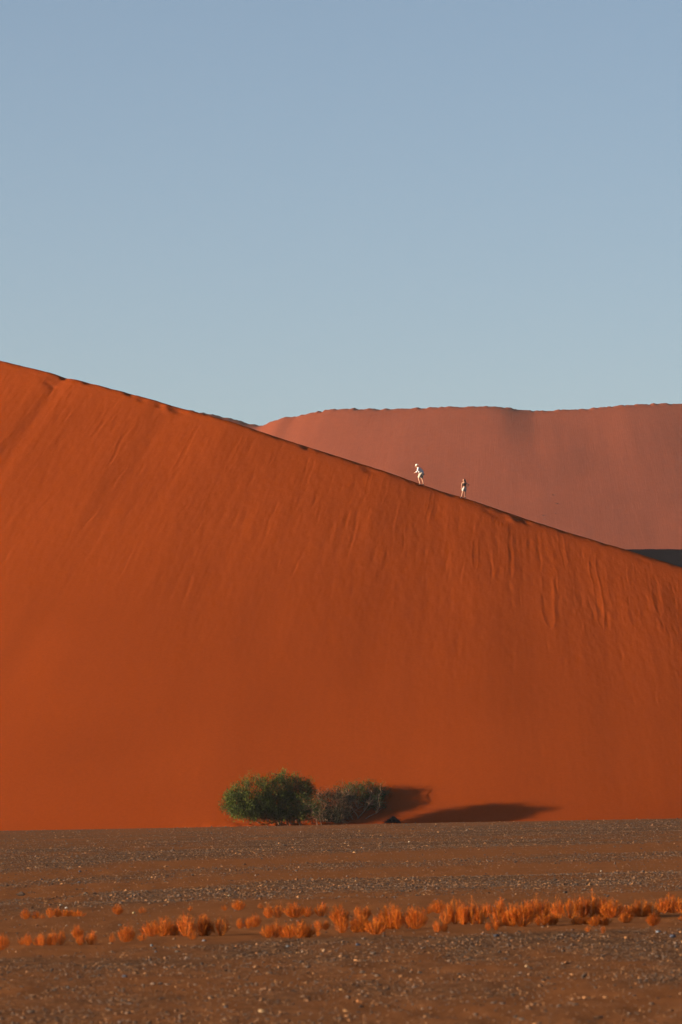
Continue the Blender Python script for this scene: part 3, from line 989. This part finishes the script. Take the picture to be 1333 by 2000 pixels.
def dead_shrub():
    Y0 = 421.2
    x0, y0, _ = at(645, 1604, Y0)
    base = (float(x0), float(y0), floor_z(float(x0), float(y0)))
    root = empty('dead_shrub', base)
    tag(root, 'leafless dead shrub, a tangle of bare pale branches between the two larger bushes', 'dead shrub')
    r = np.random.default_rng(33)
    mains = []
    for pts in [[(652, 1606), (646, 1592), (634, 1575), (628, 1558), (622, 1550)], [(655, 1606), (652, 1590), (642, 1570), (634, 1548)],
                [(650, 1605), (657, 1585), (660, 1562), (657, 1546)], [(640, 1605), (630, 1593), (618, 1585), (606, 1580)],
                [(668, 1605), (672, 1597), (680, 1588), (690, 1580)], [(645, 1604), (648, 1596), (656, 1594), (652, 1589)],
                [(660, 1606), (666, 1585), (668, 1565), (664, 1550)], [(630, 1606), (612, 1596), (596, 1582), (590, 1565), (578, 1556)],
                [(580, 1604), (566, 1590), (570, 1578), (584, 1574), (600, 1583)]]:
        P = [P3(a, b, Y0 + r.uniform(-.4, .4) + max(0, 1603 - b) * .038 * .9 * (a > 600)) for a, b in pts]
        mains.append(P)
    V, F = tubes([(P, .04, .018) for P in mains], 6)
    link('branch', npmesh('branch', local(V, base), F, M_DEAD), root)
    tw = []
    for P in mains:
        for _ in range(70):
            k = r.integers(1, len(P))
            a = np.array(P[k - 1]) + (np.array(P[k]) - np.array(P[k - 1])) * r.random()
            d = r.normal(size=3) * np.array([1, .7, .6]) + np.array([0, 0, .35])
            b = a + d * r.uniform(.25, .55)
            b[2] = max(b[2], base[2] - .05)
            tw.append((crooked(a, b, 4, .07, r), .011, .006))
            if r.random() < .8:
                tw.append((crooked(b * .5 + a * .5, b + r.normal(size=3) * .3, 3, .06, r), .008, .005))
    V, F = tubes(tw, 3)
    link('twigs', npmesh('twigs', local(V, base), F, M_DEAD), root)
    # a few brown, withered sprays still hang in it
    cl = []
    for P in [mains[0], mains[1], mains[2], mains[5], mains[6], mains[3]]:
        for _ in range(60):
            k = r.integers(1, len(P))
            q = np.array(P[k - 1]) + (np.array(P[k]) - np.array(P[k - 1])) * r.random() + r.normal(size=3) * np.array([.42, .35, .22])
            q[2] = max(q[2], base[2] + .02)
            cl.append((q, np.array([0, 0, 1.0])))
    V, F, C = leaves(cl, 30, .14, .017, [(.018, .018, .008), (.026, .024, .010), (.013, .013, .006)], 8)
    link('withered_leaves', npmesh('withered_leaves', local(V, base), F, M_LEAF, False, colors=C), root)


dead_shrub()


def dark_heap():
    Y0 = 420.5
    x0, y0, z0 = at(767, 1606, Y0)
    r = np.random.default_rng(71)
    n, m = 29, 13
    V, s = [], K * Y0
    prof = np.interp(np.linspace(-1, 1, n), [-1, -.75, -.55, -.2, .1, .3, .55, .8, 1], [0, .15, .45, .72, 1.0, .88, .55, .3, 0])
    for i in range(n):
        for j in range(m):
            u = -1 + 2 * i / (n - 1); v = -1 + 2 * j / (m - 1)
            h = prof[i] * math.sqrt(max(0, 1 - v * v)) * .52
            V.append((u * 17 * s + r.normal() * .012, v * .42 + r.normal() * .015, h + r.normal() * .018 - .06))
    zf = float(z0) + .03
    o = empty('brush_heap', (float(x0), float(y0), zf - .02))
    tag(o, 'low black pointed heap on the sand right of the round bush', 'heap')
    link('mound', npmesh('mound', np.array(V), grid_faces(n, m)[:, ::-1], plain_material('heap_black', (.010, .0055, .003), 1.0, .4, 6, .02), False), o)  # near-black tone all over the heap
    tw = []
    for k in range(40):
        a = np.array([r.uniform(-.6, .5), r.uniform(-.35, .2), 0.0])
        a[2] = float(np.interp(a[0] / (17 * s), np.linspace(-1, 1, n), prof)) * .40
        b = a + np.array([r.uniform(-.25, .2), r.uniform(-.2, .1), r.uniform(-.05, .14)])
        tw.append((crooked(a, b, 3, .05, r), .012, .006))
    tw.append((crooked((-.45, -.2, .12), (-.80, -.2, .02), 4, .05, r), .018, .010))
    V, F = tubes(tw, 3)
    link('twigs', npmesh('twigs', V, F, plain_material('dark_twigs', (.04, .03, .024), .9, .3, 9)), o)


dark_heap()


# ------------------------------------------------------------------ small plants on the far dune
M_TUFT = tint_material('dry_sand_grass', 0.9, 0.2)


def tuft_mesh(seed):
    r = np.random.default_rng(seed)
    paths = []
    for k in range(60):
        a = r.uniform(0, 6.28); ln = r.uniform(.5, 1)
        d = np.array([math.cos(a) * r.uniform(.2, .9), math.sin(a) * r.uniform(.2, .9), .6])
        p = np.array([r.normal() * .15, r.normal() * .15, -.1])
        paths.append(([p, p + d * ln * .5, p + d * ln + np.array([0, 0, -.1])], np.array([.11, .040, .018]) * r.uniform(.5, 1.1)))
    V, F, C = strands(paths, .05, .02, seed)
    return npmesh('grass_tuft', V, F, M_TUFT, False, colors=C)


for i, (px_, py_, wpx, lab) in enumerate([(1081, 967, 8, 'faint tuft high on the far dune face, topmost of the little tufts'), (1088, 984, 9, 'darkest little tuft on the far dune face, just under the topmost one'),
                                          (1061, 1007, 7, 'little tuft low on the far dune face, nearest the crest of the near dune'), (1064, 1014, 6, 'little tuft touching the lowest end of the left pair on the far dune face'),
                                          (1085, 1003, 5, 'faintest little tuft on the far dune face, right of the lower pair')]):
    rx, ry, rz = ray(px_, py_)
    dv = Vector((float(rx), float(ry), float(rz))).normalized()
    ok, loc, nor, idx = far.ray_cast(Vector((0, 0, CAM_Z)), dv)
    if not ok: continue
    o = link('grass_tuft', tuft_mesh(900 + i), loc=loc)
    s = wpx * K * loc.y * .62
    o.scale = (s, s, s * .8)
    tag(o, lab, 'plant', 'little tufts on the far dune')

# ------------------------------------------------------------------ people
M_SKIN = plain_material('skin', (.34, .19, .13), .55, .08, 20)
M_WHITE = plain_material('white_shirt_cloth', (.50, .49, .52), .85, .06, 30)
M_HAT = plain_material('white_hat_cloth', (.58, .54, .50), .85, .05, 30)
M_KHAKI = plain_material('pale_khaki_cloth', (.38, .33, .27), .85, .08, 30)
M_GREYS = plain_material('light_grey_cloth', (.36, .33, .31), .85, .08, 30)
M_BLACK = plain_material('black_cloth', (.016, .014, .015), .8, .2, 30)
M_HAIR = plain_material('dark_brown_hair', (.025, .012, .008), .5, .3, 40)
M_SHOE = plain_material('dark_shoe', (.035, .028, .03), .7, .2, 30)
M_EYE = plain_material('eye', (.02, .015, .012), .3, .1, 10)


def skinned(name, verts, edges, mat, parent=None, loc=None, sub=1, root=0):
    """verts = [(x, y, z, r)]"""
    me = bpy.data.meshes.new(name)
    me.from_pydata([v[:3] for v in verts], edges, [])
    o = bpy.data.objects.new(name, me)
    COL.objects.link(o)
    md = o.modifiers.new('skin', 'SKIN')
    md.use_smooth_shade = True
    sv = me.skin_vertices[0].data
    for i, v in enumerate(verts):
        rr = v[3]
        sv[i].radius = (rr, rr) if not isinstance(rr, tuple) else rr
        sv[i].use_root = (i == root)
    s = o.modifiers.new('sub', 'SUBSURF')
    s.levels = sub; s.render_levels = sub
    bpy.context.view_layer.update()
    dg = bpy.context.evaluated_depsgraph_get()
    m2 = bpy.data.meshes.new_from_object(o.evaluated_get(dg))
    m2.name = name
    o.modifiers.clear()
    o.data = m2
    bpy.data.meshes.remove(me)
    for p in m2.polygons: p.use_smooth = True
    m2.materials.clear()
    m2.materials.append(mat)
    if parent: o.parent = parent
    if loc is not None: o.location = loc
    return o


class Fig:
    def __init__(s): s.v, s.e, s.n = [], [], {}
    def add(s, name, p, r, to=None):
        s.n[name] = len(s.v); s.v.append((*p, r))
        if to is not None: s.e.append((s.n[to], s.n[name]))
    def hand(s, wrist, d, curl, side):
        """palm, four unequal bent fingers and a thumb leaving the side of the palm"""
        w = Vector(s.v[s.n[wrist]][:3]); d = Vector(d).normalized(); c = Vector(curl).normalized(); sd = Vector(side).normalized()
        palm = w + d * .055
        s.add(wrist + 'palm', palm, .026, wrist)
        for k, ln in enumerate((.062, .070, .066, .052)):
            a = palm + d * .03 + sd * (.03 - .02 * k)
            s.add(f'{wrist}f{k}a', a, .0095, wrist + 'palm')
            b = a + (d + c * .5).normalized() * ln * .55
            s.add(f'{wrist}f{k}b', b, .0085, f'{wrist}f{k}a')
            s.add(f'{wrist}f{k}c', b + (d * .4 + c).normalized() * ln * .5, .007, f'{wrist}f{k}b')
        t = w + d * .03 + sd * .035
        s.add(wrist + 'ta', t, .011, wrist + 'palm')
        s.add(wrist + 'tb', t + (sd * .6 + d).normalized() * .045, .009, wrist + 'ta')
    def pick(s, names, grow):
        """clothing skeleton: named joints with radii grown"""
        idx = {s.n[k]: i for i, k in enumerate(names)}
        vv = [(*s.v[s.n[k]][:3], s.v[s.n[k]][3] + grow) for k in names]
        ee = [(idx[a], idx[b]) for a, b in s.e if a in idx and b in idx]
        return vv, ee


def ellipsoid(name, c, r, mat, parent, rot=None, nu=16, nv=10, fn=None, closed=True):
    V = []
    for i in range(nu + 1):
        for j in range(nv + 1):
            a = 2 * math.pi * i / nu; b = math.pi * j / nv
            p = Vector((math.cos(a) * math.sin(b), math.sin(a) * math.sin(b), math.cos(b)))
            if fn: p = fn(p)
            p = Vector((p.x * r[0], p.y * r[1], p.z * r[2]))
            if rot: p = rot @ p
            V.append(p + Vector(c))
    return link(name, npmesh(name, np.array(V), grid_faces(nu + 1, nv + 1), mat), parent)


def crest_point(px_):
    Yc = float(crest_dist(np.array(float(px_))))
    py_ = float(np.interp(px_, CR[:, 0], CR[:, 1]))
    x, y, z = at(px_, py_, Yc)
    return float(x), float(y) + .15


# the man: bent forward, climbing to the left
def man():
    x, y = crest_point(824.2)
    base = Vector((x, y, 0))
    def fz(dx, dy): return floor_z(x + dx, y + dy)
    z0 = fz(0, 0)
    f = Fig()
    zf1 = fz(-.12, -.10) - z0; zf2 = fz(.17, .10) - z0
    f.add('pelvis', (-.06, 0, .95), .145)
    f.add('waist', (-.09, 0, 1.08), .14, 'pelvis')
    f.add('chest', (-.17, 0, 1.27), .165, 'waist')
    f.add('upper', (-.27, 0, 1.40), .15, 'chest')
    f.add('neck', (-.35, 0, 1.48), .058, 'upper')
    f.add('jaw', (-.42, 0, 1.52), .075, 'neck')
    f.add('skull', (-.425, 0, 1.60), .098, 'jaw')
    f.add('crown', (-.40, 0, 1.66), .075, 'skull')
    f.add('nose', (-.525, 0, 1.545), .014, 'jaw')
    for s, y_, hip, kn, an, toe in ((-1, -.1, (-.10, -.10, .90), (-.26, -.12, .54 + zf1 * .5), (-.13, -.10, .09 + zf1), (-.27, -.11, .035 + zf1)),
                                    (1, .1, (-.02, .10, .90), (.03, .12, .52 + zf2 * .5), (.14, .10, .12 + zf2), (.02, .11, .035 + zf2))):
        k = 'L' if s < 0 else 'R'
        f.add('hip' + k, hip, .105, 'pelvis')
        mid = tuple((a + b) / 2 for a, b in zip(hip, kn))
        f.add('thigh' + k, mid, .085, 'hip' + k)
        f.add('knee' + k, kn, .060, 'thigh' + k)
        calf = tuple(a * .62 + b * .38 for a, b in zip(kn, an))
        f.add('calf' + k, (calf[0] + .02, calf[1], calf[2]), .056, 'knee' + k)
        f.add('ankle' + k, an, .038, 'calf' + k)
        f.add('toe' + k, toe, .034, 'ankle' + k)
    f.add('shoL', (-.29, -.17, 1.40), .075, 'upper'); f.add('elbL', (-.33, -.24, 1.13), .050, 'shoL'); f.add('wriL', (-.52, -.23, 1.03), .033, 'elbL')
    f.add('shoR', (-.21, .17, 1.40), .075, 'upper'); f.add('elbR', (.06, .24, 1.20), .050, 'shoR'); f.add('wriR', (.15, .22, .97), .033, 'elbR')
    f.hand('wriL', (-1, .1, -.15), (0, .3, -1), (0, .2, 1)); f.hand('wriR', (.2, 0, -1), (-1, 0, 0), (0, -1, 0))
    body = skinned('person', f.v, f.e, M_SKIN, None, (x, y, z0), 1, f.n['pelvis'])
    tag(body, 'person in white hat, shirt and pale shorts bending forward on the dune crest', 'person', 'hikers on the dune crest')
    vv, ee = f.pick(['waist', 'chest', 'upper', 'shoL', 'elbL', 'wriL', 'shoR', 'elbR', 'wriR', 'pelvis'], .030)
    skinned('shirt', vv, ee, M_WHITE, body, None, 1, 0)
    vv, ee = f.pick(['pelvis', 'hipL', 'thighL', 'kneeL', 'hipR', 'thighR', 'kneeR'], .024)
    vv = [(v[0], v[1], v[2] + (.02 if i in (3, 6) else 0), v[3] + (.035 if i in (2, 3, 5, 6) else 0)) for i, v in enumerate(vv)]
    skinned('shorts', vv, ee, M_KHAKI, body, None, 1, 0)
    for k in 'LR':
        a = f.v[f.n['ankle' + k]]; t = f.v[f.n['toe' + k]]
        skinned('shoe', [(a[0] + .05, a[1], t[2] + .012, .042), (a[0], a[1], a[2] - .02, .050), (t[0], t[1], t[2], .046)], [(0, 1), (1, 2)], M_SHOE, body)
    tilt = Matrix.Rotation(math.radians(-24), 3, 'Y')
    hat = ellipsoid('hat', (-.415, 0, 1.655), (.118, .112, .105), M_HAT, body, tilt, fn=lambda p: Vector((p.x, p.y, max(p.z, -.15))))
    ellipsoid('brim', (-.425, 0, 1.632), (.20, .19, .016), M_HAT, hat, tilt)
    for s in (-1, 1):
        ellipsoid('eye', (-.508, s * .035, 1.575), (.012, .014, .010), M_EYE, body, None, 8, 6)
        ellipsoid('ear', (-.41, s * .098, 1.56), (.025, .012, .035), M_SKIN, body, None, 8, 6)
    # the small dark things held in each hand
    V, F = tubes([([(-.60, -.23, 1.06), (-.625, -.23, 1.10)], .022, .022)], 8)
    ph = tag(link('handheld_device', npmesh('handheld_device', V, F, M_BLACK, False), loc=(x, y, z0)), 'small dark object held up in front by the person in the white hat', 'device')
    V, F = tubes([([(.17, .20, .95), (.19, .19, .83)], .048, .040)], 10)
    tag(link('bottle', npmesh('bottle', V, F, M_BLACK, False), loc=(x, y, z0)), 'dark object hanging from the rear hand of the person in the white hat', 'bottle')


# the woman: upright, one hand on her hip
def woman():
    x, y = crest_point(907.2)
    z0 = floor_z(x, y)
    def fz(dx, dy): return floor_z(x + dx, y + dy) - z0
    f = Fig()
    z1 = fz(-.2, -.08); z2 = fz(.09, .06)
    f.add('pelvis', (.02, 0, .86), .135)
    f.add('waist', (.02, 0, 1.00), .105, 'pelvis')
    f.add('chest', (.015, 0, 1.18), .125, 'waist')
    f.add('upper', (.01, 0, 1.29), .105, 'chest')
    f.add('neck', (-.02, -.01, 1.385), .046, 'upper')
    f.add('jaw', (-.045, -.03, 1.44), .066, 'neck')
    f.add('skull', (-.035, -.02, 1.525), .090, 'jaw')
    f.add('crown', (-.025, -.01, 1.575), .070, 'skull')
    f.add('nose', (-.105, -.085, 1.475), .012, 'jaw')
    for k, hip, kn, an, toe in (('L', (-.05, -.06, .80), (-.13, -.10, .50), (-.22, -.08, .10 + z1), (-.33, -.15, .035 + z1)),
                                ('R', (.08, .06, .80), (.07, .02, .47), (.08, .06, .10 + z2), (.0, -.05, .035 + z2))):
        f.add('hip' + k, hip, .100, 'pelvis')
        f.add('thigh' + k, tuple((a + b) / 2 for a, b in zip(hip, kn)), .078, 'hip' + k)
        f.add('knee' + k, kn, .055, 'thigh' + k)
        f.add('calf' + k, tuple(a * .62 + b * .38 for a, b in zip(kn, an)), .053, 'knee' + k)
        f.add('ankle' + k, an, .035, 'calf' + k)
        f.add('toe' + k, toe, .030, 'ankle' + k)
    f.add('shoL', (-.16, -.03, 1.27), .056, 'upper'); f.add('elbL', (-.205, -.06, 1.04), .042, 'shoL'); f.add('wriL', (-.225, -.09, .85), .031, 'elbL')
    f.add('shoR', (.15, .08, 1.27), .058, 'upper'); f.add('elbR', (.41, .10, 1.10), .048, 'shoR'); f.add('wriR', (.22, .02, .95), .028, 'elbR')
    f.hand('wriL', (0, 0, -1), (0, 1, 0), (-1, 0, 0)); f.hand('wriR', (-1, -.2, -.4), (0, -.3, -1), (0, -1, .3))
    body = skinned('person', f.v, f.e, M_SKIN, None, (x, y, z0), 1, f.n['pelvis'])
    tag(body, 'person with long dark hair, black top and grey shorts standing hand on hip', 'person', 'hikers on the dune crest')
    vv, ee = f.pick(['waist', 'chest', 'upper'], .042)
    vv[0] = (vv[0][0], vv[0][1], vv[0][2] - .07, vv[0][3] + .02)
    skinned('top', vv, ee, M_BLACK, body, None, 1, 0)
    vv, ee = f.pick(['pelvis', 'hipL', 'thighL', 'kneeL', 'hipR', 'thighR', 'kneeR', 'waist'], .020)
    vv = [(v[0], v[1], v[2] + (.07 if i in (3, 6) else 0) - (.04 if i == 7 else 0), v[3] + (.030 if i in (2, 3, 5, 6) else 0)) for i, v in enumerate(vv)]
    skinned('shorts', vv, ee, M_GREYS, body, None, 1, 0)
    skinned('hair', [(.0, .01, 1.59, .078), (.045, .03, 1.53, .090), (.075, .03, 1.43, .075), (.095, .03, 1.31, .062), (.11, .05, 1.17, .040)], [(0, 1), (1, 2), (2, 3), (3, 4)], M_HAIR, body)
    for k in 'LR':
        a = f.v[f.n['ankle' + k]]; t = f.v[f.n['toe' + k]]
        skinned('shoe', [(a[0] + .035, a[1] + .03, t[2] + .012, .040), (a[0], a[1], a[2] - .01, .047), (t[0], t[1], t[2], .042)], [(0, 1), (1, 2)], M_SHOE, body)
    for dx, dy in ((-.02, .0), (.028, -.028)):
        ellipsoid('eye', (-.095 + dx + .02, -.085 + dy + .0, 1.515), (.010, .010, .008), M_EYE, body, None, 8, 6)


man()
woman()
